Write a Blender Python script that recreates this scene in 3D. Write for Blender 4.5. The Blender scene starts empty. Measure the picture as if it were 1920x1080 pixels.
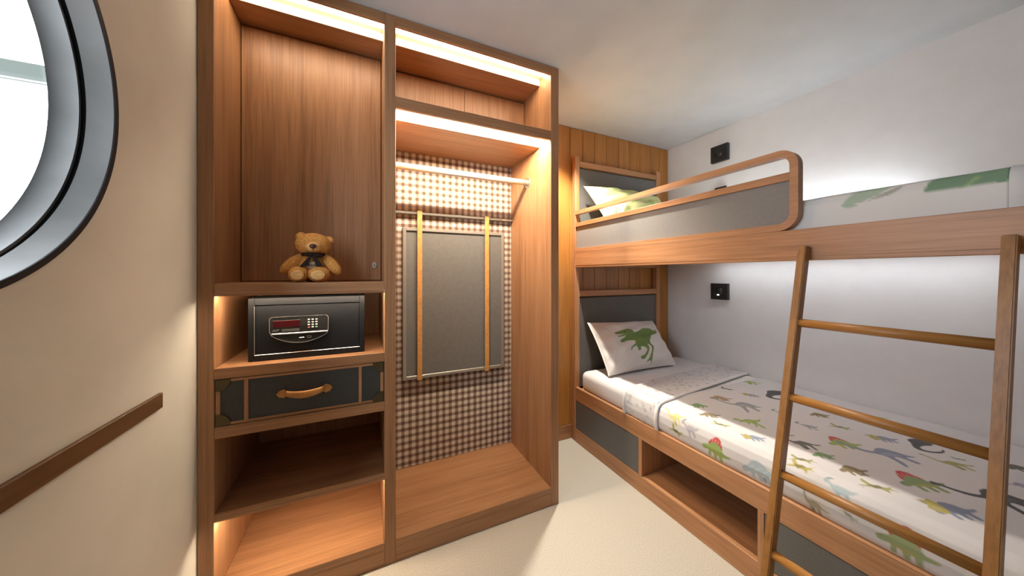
import bpy, bmesh, math, random
import numpy as np
from mathutils import Vector, Matrix

random.seed(4); rng = np.random.default_rng(4)
S = bpy.context.scene
C = bpy.context.collection

# ------------------------------------------------------------------ camera
F_PX, YAW, CY_PX = 594.0, 0.4355, 513.5          # focal length in px of 1920, yaw, horizon row
CAM_Z = 1.2864
cam_d = bpy.data.cameras.new('camera'); cam = bpy.data.objects.new('camera', cam_d); C.objects.link(cam)
cam_d.sensor_width = 36.0; cam_d.lens = F_PX / 1920 * 36.0
cam_d.shift_y = (CY_PX - 540.0) / 1920.0
cam_d.clip_start = 0.02
cam.location = (0, 0, CAM_Z); cam.rotation_euler = (math.pi / 2, 0, -YAW)
S.camera = cam

# ------------------------------------------------------------------ world, lights, exposure
w = bpy.data.worlds.new('overcast_sky'); S.world = w; w.use_nodes = True
w.node_tree.nodes['Background'].inputs[0].default_value = (0.80, 0.91, 1.0, 1)
w.node_tree.nodes['Background'].inputs[1].default_value = 6.9

def light(name, kind, loc, rot, energy, color, **kw):
    d = bpy.data.lights.new(name, kind); d.energy = energy; d.color = color
    for k, v in kw.items(): setattr(d, k, v)
    o = bpy.data.objects.new(name, d); C.objects.link(o); o.location = loc; o.rotation_euler = rot
    return o
# recessed ceiling downlight between wardrobe and bunk bed
light('downlight_lamp', 'SPOT', (1.24, 1.711, 2.425), (0, 0, 0), 150, (1.0, 0.92, 0.79),
      spot_size=math.radians(100), spot_blend=0.75, shadow_soft_size=0.025)
p_ = light('porthole_portal', 'AREA', (-0.66, 0.667, 1.664), (0, -math.pi / 2, 0), 1, (1, 1, 1), shape='DISK', size=0.84)
p_.data.cycles.is_portal = True
S.view_settings.view_transform = 'Standard'; S.view_settings.look = 'None'
S.view_settings.gamma = 1.0; S.view_settings.use_curve_mapping = False
S.view_settings.exposure = 0.52
try:
    S.cycles.use_denoising = True
    S.cycles.max_bounces = 10; S.cycles.diffuse_bounces = 6; S.cycles.caustics_reflective = False
except Exception:
    pass

# ------------------------------------------------------------------ materials
def mat(name, col, rough=0.5, metal=0.0, emit=None, estr=0.0, spec=0.5):
    m = bpy.data.materials.new(name); m.use_nodes = True
    b = m.node_tree.nodes['Principled BSDF']
    b.inputs['Base Color'].default_value = (*col, 1); b.inputs['Roughness'].default_value = rough
    b.inputs['Metallic'].default_value = metal; b.inputs['Specular IOR Level'].default_value = spec
    if emit:
        b.inputs['Emission Color'].default_value = (*emit, 1); b.inputs['Emission Strength'].default_value = estr
    return m

class NT:
    def __init__(s, m): s.t = m.node_tree; s.b = s.t.nodes['Principled BSDF']
    def n(s, ty, **kw):
        o = s.t.nodes.new(ty)
        for k, v in kw.items():
            if k in o.inputs: o.inputs[k].default_value = v
            else: setattr(o, k, v)
        return o
    def l(s, a, b): s.t.links.new(a, b)

def ramp(nt, stops):
    r = nt.n('ShaderNodeValToRGB'); e = r.color_ramp.elements
    e[0].position, e[0].color = stops[0][0], (*stops[0][1], 1)
    e[1].position, e[1].color = stops[-1][0], (*stops[-1][1], 1)
    for p, c in stops[1:-1]:
        k = e.new(p); k.color = (*c, 1)
    return r

def wood(name, axis, dark, mid, light_, rough=0.42, bump=0.12):
    m = mat(name, mid, rough); nt = NT(m)
    tc = nt.n('ShaderNodeTexCoord'); oi = nt.n('ShaderNodeObjectInfo')
    mul = nt.n('ShaderNodeVectorMath', operation='SCALE'); mul.inputs[0].default_value = (37, 53, 71)
    nt.l(oi.outputs['Random'], mul.inputs['Scale'])
    add = nt.n('ShaderNodeVectorMath', operation='ADD')
    nt.l(tc.outputs['Object'], add.inputs[0]); nt.l(mul.outputs[0], add.inputs[1])
    def stretched(across, along, scale, detail, dist=0.0):
        sc = [across] * 3; sc['XYZ'.index(axis)] = along
        mp = nt.n('ShaderNodeMapping'); mp.inputs['Scale'].default_value = sc
        nt.l(add.outputs[0], mp.inputs['Vector'])
        no = nt.n('ShaderNodeTexNoise', Scale=scale, Detail=detail, Roughness=0.6, Distortion=dist)
        nt.l(mp.outputs[0], no.inputs['Vector']); return no
    a = stretched(22, 1.1, 1.0, 5.0, 0.4); f = stretched(150, 4.0, 1.0, 3.0); l_ = stretched(3.0, 0.6, 1.0, 2.0)
    m1 = nt.n('ShaderNodeMath', operation='MULTIPLY_ADD'); m1.inputs[1].default_value = 0.42
    nt.l(f.outputs['Fac'], m1.inputs[0])
    m2 = nt.n('ShaderNodeMath', operation='MULTIPLY'); m2.inputs[1].default_value = 0.42
    nt.l(a.outputs['Fac'], m2.inputs[0]); nt.l(m2.outputs[0], m1.inputs[2])
    m3 = nt.n('ShaderNodeMath', operation='MULTIPLY_ADD'); m3.inputs[1].default_value = 0.22
    nt.l(l_.outputs['Fac'], m3.inputs[0]); nt.l(m1.outputs[0], m3.inputs[2])
    r = ramp(nt, [(0.36, dark), (0.53, mid), (0.72, light_)])
    nt.l(m3.outputs[0], r.inputs[0]); nt.l(r.outputs[0], nt.b.inputs['Base Color'])
    bp = nt.n('ShaderNodeBump', Strength=bump, Distance=0.002)
    nt.l(m1.outputs[0], bp.inputs['Height']); nt.l(bp.outputs[0], nt.b.inputs['Normal'])
    return m

def noisy(name, c1, c2, scale, rough, detail=3.0, bump=0.0, dist=0.002, lo=0.35, hi=0.65):
    m = mat(name, c1, rough); nt = NT(m); tc = nt.n('ShaderNodeTexCoord')
    no = nt.n('ShaderNodeTexNoise', Scale=scale, Detail=detail); nt.l(tc.outputs['Object'], no.inputs['Vector'])
    r = ramp(nt, [(lo, c1), (hi, c2)]); nt.l(no.outputs['Fac'], r.inputs[0]); nt.l(r.outputs[0], nt.b.inputs['Base Color'])
    if bump:
        bp = nt.n('ShaderNodeBump', Strength=bump, Distance=dist); nt.l(no.outputs['Fac'], bp.inputs['Height'])
        nt.l(bp.outputs[0], nt.b.inputs['Normal'])
    return m

OAK = ((0.220, 0.098, 0.040), (0.355, 0.175, 0.080), (0.455, 0.245, 0.122))
oak = {a: wood('oak_' + a.lower(), a, *OAK) for a in 'XYZ'}
bed_oak = {a: wood('bed_oak_' + a.lower(), a, *(tuple(min(1, v * 1.2) for v in c) for c in OAK)) for a in 'XYZ'}
PINE = ((0.270, 0.105, 0.020), (0.400, 0.170, 0.036), (0.480, 0.225, 0.058))
plank_mat = wood('panelling_oak', 'Z', *PINE)
LAD = ((0.220, 0.090, 0.018), (0.345, 0.155, 0.036), (0.430, 0.212, 0.060))
lad = {a: wood('ladder_oak_' + a.lower(), a, *LAD) for a in 'XYZ'}
walnut = wood('dark_oak_strip', 'Y', (0.060, 0.027, 0.010), (0.115, 0.055, 0.022), (0.165, 0.082, 0.036))
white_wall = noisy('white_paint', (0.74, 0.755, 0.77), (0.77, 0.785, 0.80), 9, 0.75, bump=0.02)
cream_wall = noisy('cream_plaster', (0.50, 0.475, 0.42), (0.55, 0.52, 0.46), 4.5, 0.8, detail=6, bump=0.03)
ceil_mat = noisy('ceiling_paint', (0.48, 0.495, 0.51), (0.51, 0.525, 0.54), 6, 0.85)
floor_mat = noisy('speckled_beige_floor', (0.38, 0.35, 0.30), (0.56, 0.53, 0.46), 240, 0.65, detail=5, bump=0.1, dist=0.001, lo=0.33, hi=0.67)
grey_cloth = noisy('grey_upholstery', (0.115, 0.112, 0.106), (0.15, 0.147, 0.14), 420, 0.75, bump=0.1, dist=0.0006)
guard_cloth = noisy('guard_upholstery', (0.20, 0.195, 0.185), (0.25, 0.245, 0.235), 420, 0.75, bump=0.1, dist=0.0006)
grey_lam = noisy('grey_laminate', (0.105, 0.105, 0.10), (0.125, 0.125, 0.12), 180, 0.5)
board_grey = noisy('grey_board', (0.125, 0.122, 0.118), (0.14, 0.137, 0.133), 60, 0.42)
frame_grey = mat('grey_frame', (0.30, 0.285, 0.26), 0.4, 0.5)
dark_gap = mat('dark_gap', (0.02, 0.012, 0.008), 0.8)
trunk_leather = noisy('charcoal_leather', (0.033, 0.034, 0.033), (0.042, 0.043, 0.041), 90, 0.6, bump=0.05, dist=0.0006)
tan_leather = noisy('tan_leather', (0.38, 0.155, 0.035), (0.50, 0.225, 0.06), 40, 0.5, bump=0.08)
tan_strap = noisy('tan_strap', (0.42, 0.20, 0.055), (0.52, 0.27, 0.085), 50, 0.55)
brass = mat('aged_brass', (0.105, 0.082, 0.042), 0.45, 0.75)
chrome = mat('satin_chrome', (0.62, 0.58, 0.53), 0.28, 0.9)
steel = noisy('brushed_steel', (0.22, 0.212, 0.205), (0.34, 0.33, 0.32), 4, 0.5, detail=6)
steel.node_tree.nodes['Principled BSDF'].inputs['Metallic'].default_value = 0.55
black_rub = mat('black_seal', (0.008, 0.008, 0.008), 0.7, spec=0.1)
black_flange = mat('black_flange', (0.014, 0.014, 0.017), 0.6, spec=0.2)
black_plastic = noisy('black_plastic', (0.010, 0.010, 0.011), (0.016, 0.016, 0.017), 300, 0.42)
safe_black = noisy('powder_coated_black', (0.008, 0.009, 0.011), (0.013, 0.014, 0.016), 500, 0.48, bump=0.1, dist=0.0003)
safe_black.node_tree.nodes['Principled BSDF'].inputs['Specular IOR Level'].default_value = 0.28
silver = mat('silver_trim', (0.62, 0.60, 0.56), 0.25, 0.8)
panel_black = mat('glossy_black', (0.022, 0.022, 0.022), 0.22)
red_disp = mat('red_display', (0.035, 0.003, 0.005), 0.2, emit=(0.5, 0.01, 0.02), estr=0.02)
key_white = mat('key_white', (0.55, 0.54, 0.52), 0.4)
key_red = mat('key_red', (0.55, 0.10, 0.08), 0.4)
key_green = mat('key_green', (0.20, 0.50, 0.36), 0.4)
linen = noisy('white_linen', (0.74, 0.73, 0.73), (0.79, 0.78, 0.78), 600, 0.85, bump=0.08, dist=0.0005)
LEDC = (1.0, 0.825, 0.605)
led_warm = mat('warm_led_diffuser', (0.9, 0.85, 0.75), 0.5, emit=LEDC, estr=13.5)
led_hang = mat('warm_led_diffuser_hanging', (0.9, 0.85, 0.75), 0.5, emit=LEDC, estr=190)
led_niche = mat('warm_led_tape', (0.9, 0.85, 0.75), 0.5, emit=LEDC, estr=75)
led_wash = mat('cool_led_wash', (0.9, 0.9, 0.9), 0.5, emit=(0.90, 0.95, 1.0), estr=42)
led_cool = mat('cool_led_tape', (0.9, 0.9, 0.9), 0.5, emit=(0.90, 0.95, 1.0), estr=15)
lens_glow = mat('reading_lens', (0.9, 0.9, 0.8), 0.3, emit=(1.0, 0.95, 0.75), estr=7)
fur = noisy('tan_plush', (0.56, 0.235, 0.045), (0.80, 0.40, 0.11), 130, 0.9, detail=4, bump=0.6, dist=0.004)
fur_l = noisy('light_plush', (0.76, 0.42, 0.15), (0.90, 0.56, 0.25), 130, 0.9, detail=4, bump=0.6, dist=0.004)
nose_m = mat('brown_nose', (0.07, 0.02, 0.015), 0.35)
ribbon_m = mat('black_ribbon', (0.022, 0.010, 0.006), 0.6, spec=0.2)
patch_m = noisy('chest_patch', (0.42, 0.33, 0.22), (0.50, 0.40, 0.27), 200, 0.9)
out_wall = mat('outdoor_white', (0.80, 0.82, 0.78), 0.8)
out_beam = mat('outdoor_beam', (0.052, 0.056, 0.048), 0.9, spec=0.1)

# plaid cloth on the wardrobe back: brown and cream checks of 42 mm with red threads
def plaid():
    m = mat('plaid_cloth', (0.5, 0.45, 0.4), 0.9); nt = NT(m)
    tc = nt.n('ShaderNodeTexCoord'); sx = nt.n('ShaderNodeSeparateXYZ'); nt.l(tc.outputs['Object'], sx.inputs[0])
    def M(op, a, b=None):
        k = nt.n('ShaderNodeMath', operation=op)
        for i, v in enumerate((a, b)):
            if v is None: continue
            if isinstance(v, (int, float)): k.inputs[i].default_value = v
            else: nt.l(v, k.inputs[i])
        return k.outputs[0]
    def stripe(src, pitch, off, lo, hi):
        ph = M('FRACT', M('ADD', M('DIVIDE', src, pitch), off + 100.0))
        tri = M('ABSOLUTE', M('SUBTRACT', ph, 0.5))            # 0 in the stripe's middle
        k = nt.n('ShaderNodeMapRange'); k.inputs['From Min'].default_value = lo; k.inputs['From Max'].default_value = hi
        k.inputs['To Min'].default_value = 1; k.inputs['To Max'].default_value = 0; nt.l(tri, k.inputs['Value'])
        return k.outputs[0]
    P = 0.0415
    bx, bz = stripe(sx.outputs['X'], P, 0.2, 0.17, 0.29), stripe(sx.outputs['Z'], P, 0.1, 0.17, 0.29)
    rx, rz = stripe(sx.outputs['X'], P * 3, 0.36, 0.05, 0.10), stripe(sx.outputs['Z'], P * 3, 0.36, 0.05, 0.10)
    both = M('MULTIPLY', M('ADD', bx, bz), 0.5)
    r = ramp(nt, [(0.0, (0.62, 0.57, 0.49)), (0.5, (0.29, 0.23, 0.185)), (1.0, (0.105, 0.068, 0.054))])
    nt.l(both, r.inputs[0])
    red = M('MULTIPLY', M('MAXIMUM', rx, rz), 0.26)
    mx = nt.n('ShaderNodeMixRGB'); mx.inputs[2].default_value = (0.16, 0.055, 0.045, 1)
    nt.l(red, mx.inputs[0]); nt.l(r.outputs[0], mx.inputs[1])
    no = nt.n('ShaderNodeTexNoise', Scale=900.0); nt.l(tc.outputs['Object'], no.inputs['Vector'])
    bp = nt.n('ShaderNodeBump', Strength=0.2, Distance=0.0006); nt.l(no.outputs['Fac'], bp.inputs['Height'])
    nt.l(bp.outputs[0], nt.b.inputs['Normal']); nt.l(mx.outputs[0], nt.b.inputs['Base Color'])
    return m
plaid_mat = plaid()

def printed(name, rough=0.85):
    m = mat(name, (0.75, 0.75, 0.75), rough); nt = NT(m)
    at = nt.n('ShaderNodeAttribute', attribute_name='print'); nt.l(at.outputs['Color'], nt.b.inputs['Base Color'])
    tc = nt.n('ShaderNodeTexCoord'); no = nt.n('ShaderNodeTexNoise', Scale=700.0); nt.l(tc.outputs['Object'], no.inputs['Vector'])
    bp = nt.n('ShaderNodeBump', Strength=0.08, Distance=0.0005); nt.l(no.outputs['Fac'], bp.inputs['Height'])
    nt.l(bp.outputs[0], nt.b.inputs['Normal']); return m
printed_cotton = printed('printed_cotton')

def glass():
    m = bpy.data.materials.new('window_glass'); m.use_nodes = True; t = m.node_tree; t.nodes.clear()
    o = t.nodes.new('ShaderNodeOutputMaterial'); mx = t.nodes.new('ShaderNodeMixShader')
    tr = t.nodes.new('ShaderNodeBsdfTransparent'); gl = t.nodes.new('ShaderNodeBsdfGlossy'); fr = t.nodes.new('ShaderNodeFresnel')
    gl.inputs['Roughness'].default_value = 0.02; fr.inputs['IOR'].default_value = 1.08
    t.links.new(fr.outputs[0], mx.inputs[0]); t.links.new(tr.outputs[0], mx.inputs[1]); t.links.new(gl.outputs[0], mx.inputs[2])
    t.links.new(mx.outputs[0], o.inputs[0]); return m
glass_mat = glass()

# ------------------------------------------------------------------ builders
W = {}                                             # world position of every object's origin
def link(o, loc, parent=None):
    C.objects.link(o); loc = Vector(loc); W[o] = loc
    if parent is not None:
        o.parent = parent; o.location = loc - W[parent]
    else:
        o.location = loc
    return o
def tag(o, label=None, cat=None, group=None, kind=None):
    for k, v in (('label', label), ('category', cat), ('group', group), ('kind', kind)):
        if v: o[k] = v
    return o
def thing(name, loc, label, cat, group=None):
    return tag(link(bpy.data.objects.new(name, None), loc), label, cat, group)
def mesh(name, verts, faces, m, parent=None, smooth=False, origin=None):
    V = np.asarray(verts, float)
    o0 = np.asarray(origin, float) if origin is not None else (V.min(0) + V.max(0)) / 2
    me = bpy.data.meshes.new(name); me.from_pydata((V - o0).tolist(), [], [list(f) for f in faces]); me.update()
    if smooth: me.polygons.foreach_set('use_smooth', [True] * len(me.polygons))
    me.materials.append(m)
    return link(bpy.data.objects.new(name, me), o0, parent)
def from_bm(name, bm, m, parent=None, smooth=False, origin=None):
    bmesh.ops.recalc_face_normals(bm, faces=bm.faces)
    V = np.array([v.co[:] for v in bm.verts]); o0 = np.asarray(origin, float) if origin is not None else (V.min(0) + V.max(0)) / 2
    bmesh.ops.translate(bm, verts=bm.verts, vec=Vector(-o0))
    me = bpy.data.meshes.new(name); bm.to_mesh(me); bm.free()
    if smooth:
        me.polygons.foreach_set('use_smooth', [True] * len(me.polygons)); me.set_sharp_from_angle(angle=0.7)
    me.materials.append(m)
    return link(bpy.data.objects.new(name, me), o0, parent)
def box(name, x, y, z, m, parent=None, bev=0.0015, seg=1, smooth=False):
    bm = bmesh.new(); bmesh.ops.create_cube(bm, size=1.0)
    for v in bm.verts:
        v.co = Vector((x[0] + (v.co.x + .5) * (x[1] - x[0]), y[0] + (v.co.y + .5) * (y[1] - y[0]), z[0] + (v.co.z + .5) * (z[1] - z[0])))
    if bev: bmesh.ops.bevel(bm, geom=list(bm.edges), offset=bev, segments=seg, profile=0.5, affect='EDGES')
    return from_bm(name, bm, m, parent, smooth)
def frame_of(d):
    d = Vector(d).normalized(); a = Vector((0, 0, 1)) if abs(d.z) < .9 else Vector((1, 0, 0))
    u = d.cross(a).normalized(); return u, d.cross(u).normalized()
def rod(name, p0, p1, r, m, parent=None, seg=20, r1=None):
    p0, p1 = Vector(p0), Vector(p1); u, v = frame_of(p1 - p0); r1 = r if r1 is None else r1
    V, Fc = [], []
    for p, rr in ((p0, r), (p1, r1)):
        for i in range(seg):
            a = 2 * math.pi * i / seg; V.append(p + (u * math.cos(a) + v * math.sin(a)) * rr)
    for i in range(seg):
        j = (i + 1) % seg; Fc.append((i, j, seg + j, seg + i))
    Fc += [tuple(range(seg))[::-1], tuple(range(seg, 2 * seg))]
    o = mesh(name, [v[:] for v in V], Fc, m, parent)
    for p in o.data.polygons: p.use_smooth = len(p.vertices) == 4
    return o
def lathe(name, prof, m, parent=None, seg=48, axis='Z', origin=(0, 0, 0), close=True, smooth=True):
    # prof: list of (radius, height); spun round an axis through origin
    V, Fc = [], []; n = len(prof); o0 = Vector(origin)
    for i in range(seg):
        a = 2 * math.pi * i / seg; c, s = math.cos(a), math.sin(a)
        for r, h in prof:
            V.append((o0 + Vector({'Z': (r * c, r * s, h), 'X': (h, r * c, r * s), 'Y': (r * c, h, r * s)}[axis]))[:])
    for i in range(seg):
        j = (i + 1) % seg
        for k in range(n if close else n - 1):
            k2 = (k + 1) % n; Fc.append((i * n + k, i * n + k2, j * n + k2, j * n + k))
    bm = bmesh.new(); bv = [bm.verts.new(v) for v in V]
    for f in Fc:
        try: bm.faces.new([bv[i] for i in f])
        except ValueError: pass
    return from_bm(name, bm, m, parent, smooth, origin)
def prism(name, pts, lift, m, parent=None, bev=0.0, smooth=False):
    # pts: 3-D outline of a flat face (in order); lift: vector to the other face
    bm = bmesh.new(); L = Vector(lift)
    a = [bm.verts.new(p) for p in pts]; b = [bm.verts.new(Vector(p) + L) for p in pts]
    bm.faces.new(a); bm.faces.new(b[::-1]); n = len(a)
    for i in range(n): bm.faces.new((a[i], b[i], b[(i + 1) % n], a[(i + 1) % n]))
    if bev:
        ed = [e for f in bm.faces if len(f.verts) == n and n > 4 for e in f.edges]
        bmesh.ops.bevel(bm, geom=ed, offset=bev, segments=2, profile=0.5, affect='EDGES')
    return from_bm(name, bm, m, parent, smooth)
def sweep(name, path, sec, normal, m, parent=None, smooth=False):
    # rectangle section (in-plane half width, half depth along normal) swept along a planar open path
    N = Vector(normal).normalized(); P = [Vector(p) for p in path]; V, Fc = [], []; a, d = sec
    for i, p in enumerate(P):
        t1 = (P[i] - P[i - 1]).normalized() if i else None; t2 = (P[i + 1] - P[i]).normalized() if i < len(P) - 1 else None
        t = ((t1 or t2) + (t2 or t1)).normalized(); k = 1.0 / max(.3, t.dot(t1 or t2)); s = t.cross(N).normalized()
        for u, v in ((-a * k, -d), (a * k, -d), (a * k, d), (-a * k, d)): V.append((p + s * u + N * v)[:])
    for i in range(len(P) - 1):
        for k in range(4): Fc.append((4 * i + k, 4 * i + (k + 1) % 4, 4 * i + 4 + (k + 1) % 4, 4 * i + 4 + k))
    Fc += [(0, 1, 2, 3), tuple(4 * len(P) - 4 + k for k in (3, 2, 1, 0))]
    bm = bmesh.new(); bv = [bm.verts.new(v) for v in V]
    for f in Fc: bm.faces.new([bv[i] for i in f])
    return from_bm(name, bm, m, parent, smooth)
def blob(name, c, r, m, parent=None, rot=None, seg=28, rings=18, bumpy=0.0, power=1.0):
    bm = bmesh.new(); bmesh.ops.create_uvsphere(bm, u_segments=seg, v_segments=rings, radius=1.0)
    R = rot or Matrix.Identity(3)
    for v in bm.verts:
        d = v.co.normalized(); k = 1 + (bumpy * (rng.random() - .5) if bumpy else 0)
        v.co = Vector(c) + R @ Vector((d.x * r[0] * k, d.y * r[1] * k, d.z * r[2] * k))
    return from_bm(name, bm, m, parent, True)
def text(name, body, loc, size, m, parent, rot=(math.pi / 2, 0, 0), shear=0.0, ext=0.0002):
    cu = bpy.data.curves.new(name, 'FONT'); cu.body = body; cu.size = size; cu.shear = shear; cu.extrude = ext
    cu.align_x = 'CENTER'; cu.align_y = 'CENTER'
    tmp = bpy.data.objects.new('tmp', cu); C.objects.link(tmp)
    me = bpy.data.meshes.new_from_object(tmp.evaluated_get(bpy.context.evaluated_depsgraph_get()))
    bpy.data.objects.remove(tmp); me.materials.clear(); me.materials.append(m)
    me.transform(Matrix.Rotation(rot[0], 4, 'X')); me.name = name
    return link(bpy.data.objects.new(name, me), loc, parent)
# pixel of the photograph -> ray from the camera
_s, _c = math.sin(YAW), math.cos(YAW)
def ray(u, v):
    a = (u - 960) / F_PX; return np.array([_s + a * _c, _c - a * _s, (CY_PX - v) / F_PX])
def on_z(u, v, z): d = ray(u, v); p = d * (z - CAM_Z) / d[2]; p[2] = z; return p
def on_y(u, v, y): d = ray(u, v); p = d * y / d[1]; p[2] += CAM_Z; return p
def on_x(u, v, x): d = ray(u, v); p = d * x / d[0]; p[2] += CAM_Z; return p

# ------------------------------------------------------------------ room shell
XL, XR, YB, YF, ZC = -0.5431, 2.559, 2.057, -1.30, 2.439
T = 0.12
st = lambda o: tag(o, kind='structure')
st(box('floor', (XL - T, XR + T), (YF - T, YB + T), (-0.10, 0.0), floor_mat, bev=0))
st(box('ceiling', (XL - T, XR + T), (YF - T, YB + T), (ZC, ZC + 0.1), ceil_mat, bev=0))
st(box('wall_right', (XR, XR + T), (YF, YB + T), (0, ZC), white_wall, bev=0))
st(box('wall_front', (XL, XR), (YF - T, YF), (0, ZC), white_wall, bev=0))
# left wall with the round opening of the porthole
PY, PZ, PR = 0.667, 1.664, 0.421
def holed_wall(name, x0, x1, y0, y1, z0, z1, cy, cz, r, m, seg=96):
    bm = bmesh.new(); rings = []
    for x in (x0, x1):
        inner, outer = [], []
        for i in range(seg):
            a = 2 * math.pi * i / seg; c, s = math.cos(a), math.sin(a)
            k = min([(y1 - cy) / c if c > 1e-9 else 1e9, (y0 - cy) / c if c < -1e-9 else 1e9, (z1 - cz) / s if s > 1e-9 else 1e9, (z0 - cz) / s if s < -1e-9 else 1e9])
            inner.append(bm.verts.new((x, cy + r * c, cz + r * s))); outer.append(bm.verts.new((x, cy + k * c, cz + k * s)))
        rings.append((inner, outer))
        # fill the four corners left by the fan
        cs = [(y1, z1), (y0, z1), (y0, z0), (y1, z0)]
        for yy, zz in cs:
            ang = math.atan2(zz - cz, yy - cy) % (2 * math.pi); i = int(ang / (2 * math.pi) * seg) % seg
            bm.faces.new((outer[i], outer[(i + 1) % seg], bm.verts.new((x, yy, zz))))
        for i in range(seg):
            j = (i + 1) % seg; bm.faces.new((inner[i], inner[j], outer[j], outer[i]))
    for i in range(seg):
        j = (i + 1) % seg; bm.faces.new((rings[0][0][i], rings[0][0][j], rings[1][0][j], rings[1][0][i]))
    return from_bm(name, bm, m)
st(holed_wall('wall_left', XL - 0.10, XL, YF, YB + T, 0, ZC, PY, PZ, PR, cream_wall))
# porthole: dark flange on the wall, steel lining in two rings with a seal between them, pane
win = tag(link(bpy.data.objects.new('window_1', None), (XL, PY, PZ - 0.43)), 'round porthole window with brushed steel lining in the cream wall', kind='structure')
O = (XL, PY, PZ)
lathe('flange', [(0.4195, 0.000), (0.4318, 0.000), (0.4318, 0.003), (0.4195, 0.003)], black_flange, win, 128, 'X', O)
lathe('lining_ring', [(0.4205, 0.0005), (0.4193, 0.0005), (0.4135, -0.041), (0.4205, -0.041)], steel, win, 128, 'X', O)
lathe('seal', [(0.4205, -0.0412), (0.4190, -0.0412), (0.4190, -0.0518), (0.4205, -0.0518)], black_rub, win, 128, 'X', O)
lathe('lining_ring', [(0.4205, -0.052), (0.4130, -0.052), (0.4150, -0.100), (0.4205, -0.100)], steel, win, 128, 'X', O)
pane = lathe('glass_pane', [(0.0001, -0.104), (0.420, -0.104), (0.420, -0.100), (0.0001, -0.100)], glass_mat, win, 96, 'X', O)
# back wall: vertical boards and a kick board in front of a backing
wb = st(box('wall_back', (XL, XR), (YB + 0.012, YB + T), (0, ZC), dark_gap, bev=0))
seams = [0.990, 1.110, 1.230, 1.345, 1.459, 1.581, 1.699, 1.823, 1.956, 2.077, 2.202, 2.326, 2.447, 2.556]
for a, b in zip(seams[:-1], seams[1:]):
    box('plank', (a + 0.0012, b - 0.0012), (YB, YB + 0.012), (0.114, ZC - 0.004), plank_mat, wb, bev=0.002)
box('kick_board', (0.990, XR - 0.003), (YB - 0.002, YB + 0.012), (0.0, 0.110), oak['X'], wb)
st(box('trim_1', (XL, XL + 0.010), (-0.55, 1.268), (0.897, 0.941), walnut, bev=0.0015))

# ------------------------------------------------------------------ wardrobe
YW, YK = 1.500, 2.050
wd = thing('wardrobe', (0.22, 1.77, 0), 'tall open oak wardrobe with lit niches, locked door and checked cloth back', 'wardrobe')
P = lambda n, x, y, z, m=None, par=None, bev=0.0015: box(n, x, y, z, m or oak['Z'], par or wd, bev)
ax, bx, cx, dx, ex, fx = -0.5425, -0.496, 0.079, 0.126, 0.936, 0.987
P('side_panel', (ax, bx), (YW, YK), (0, ZC - .002)); P('side_panel', (ex, fx), (YW, YK), (0, ZC - .002))
P('partition', (cx, dx), (YW, YK), (0, ZC - .002))
P('back_board', (bx, cx), (2.035, YK), (0.10, ZC - .002)); P('back_board', (dx, ex), (2.036, YK), (0.10, ZC - .002))
pl = P('plaid_panel', (dx + .0005, ex - .0005), (2.026, 2.0355), (0.104, 2.0295), plaid_mat)
cove_white = mat('cove_white', (0.80, 0.74, 0.62), 0.7)
def strip(x, y, z, m, k=1.3):
    return mesh('led_strip', [(x[0], y, z[0]), (x[1], y, z[0]), (x[1], y + (z[1] - z[0]) * k, z[1]), (x[0], y + (z[1] - z[0]) * k, z[1])], [(3, 2, 1, 0)], m, wd)   # tilted profile
for x0, x1, nm in ((bx, cx, 'left'), (dx, ex, 'right')):
    P('top_rail', (x0, x1), (YW, YW + 0.017), (2.394, ZC - .002), oak['X'])
    strip((x0 + .002, x1 - .002), YW + 0.0176, (2.404, 2.428), led_warm, 3.2)
    so = P('soffit', (x0, x1), (YW + 0.129, YK), (2.394, 2.431), oak['X'])
    P('cove_board', (x0, x1), (YW + 0.126, YW + 0.1289), (2.3945, 2.431), cove_white, so, 0)
    P('cove_board', (x0, x1), (YW + 0.0175, YW + 0.1259), (2.4315, ZC - .002), cove_white, so, 0)
# left bay
sh = P('shelf', (bx, cx), (YW, 2.034), (1.213, 1.251), oak['X']); P('shelf_lip', (bx, cx), (YW, YW + .008), (1.204, 1.2128), oak['X'], sh, .0008)
P('shelf', (bx, cx), (YW, 2.034), (0.901, 0.941), oak['X'])
P('shelf', (bx, cx), (YW, 2.034), (0.684, 0.726), oak['X'])
sh = P('shelf', (bx, cx), (YW, 2.034), (0.389, 0.411), oak['X']); P('shelf_lip', (bx, cx), (YW, YW + .008), (0.380, 0.3888), oak['X'], sh, .0008)
P('bottom_board', (bx, cx), (YW, 2.034), (0.070, 0.103), oak['X'])
P('plinth', (bx, cx), (YW + .001, YW + 0.03), (0.0, 0.0695), oak['X'])
for zt in (1.2128, 0.3888):
    P('led_tape', (bx + .004, cx - .004), (YW + 0.010, YW + 0.024), (zt - 0.004, zt - 0.0005), led_niche, bev=0)
door = P('door', (bx + .003, cx - .003), (1.770, 1.790), (1.2545, 2.386))
lock_m = mat('lock_nickel', (0.52, 0.49, 0.45), 0.35, 0.3)
kx_, _, kz_ = on_y(702, 497, 1.767)
pts = [(kx_ + .0105 * math.cos(a), 1.7700, kz_ + .0165 * math.sin(a)) for a in np.linspace(0, 2 * math.pi, 28, endpoint=False)]
lk = prism('lock', pts, (0, -.005, 0), lock_m, door, .0012)
rod('keyhole', (kx_, 1.7655, kz_ - .001), (kx_, 1.7645, kz_ - .001), .0030, panel_black, lk, 14)
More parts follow.
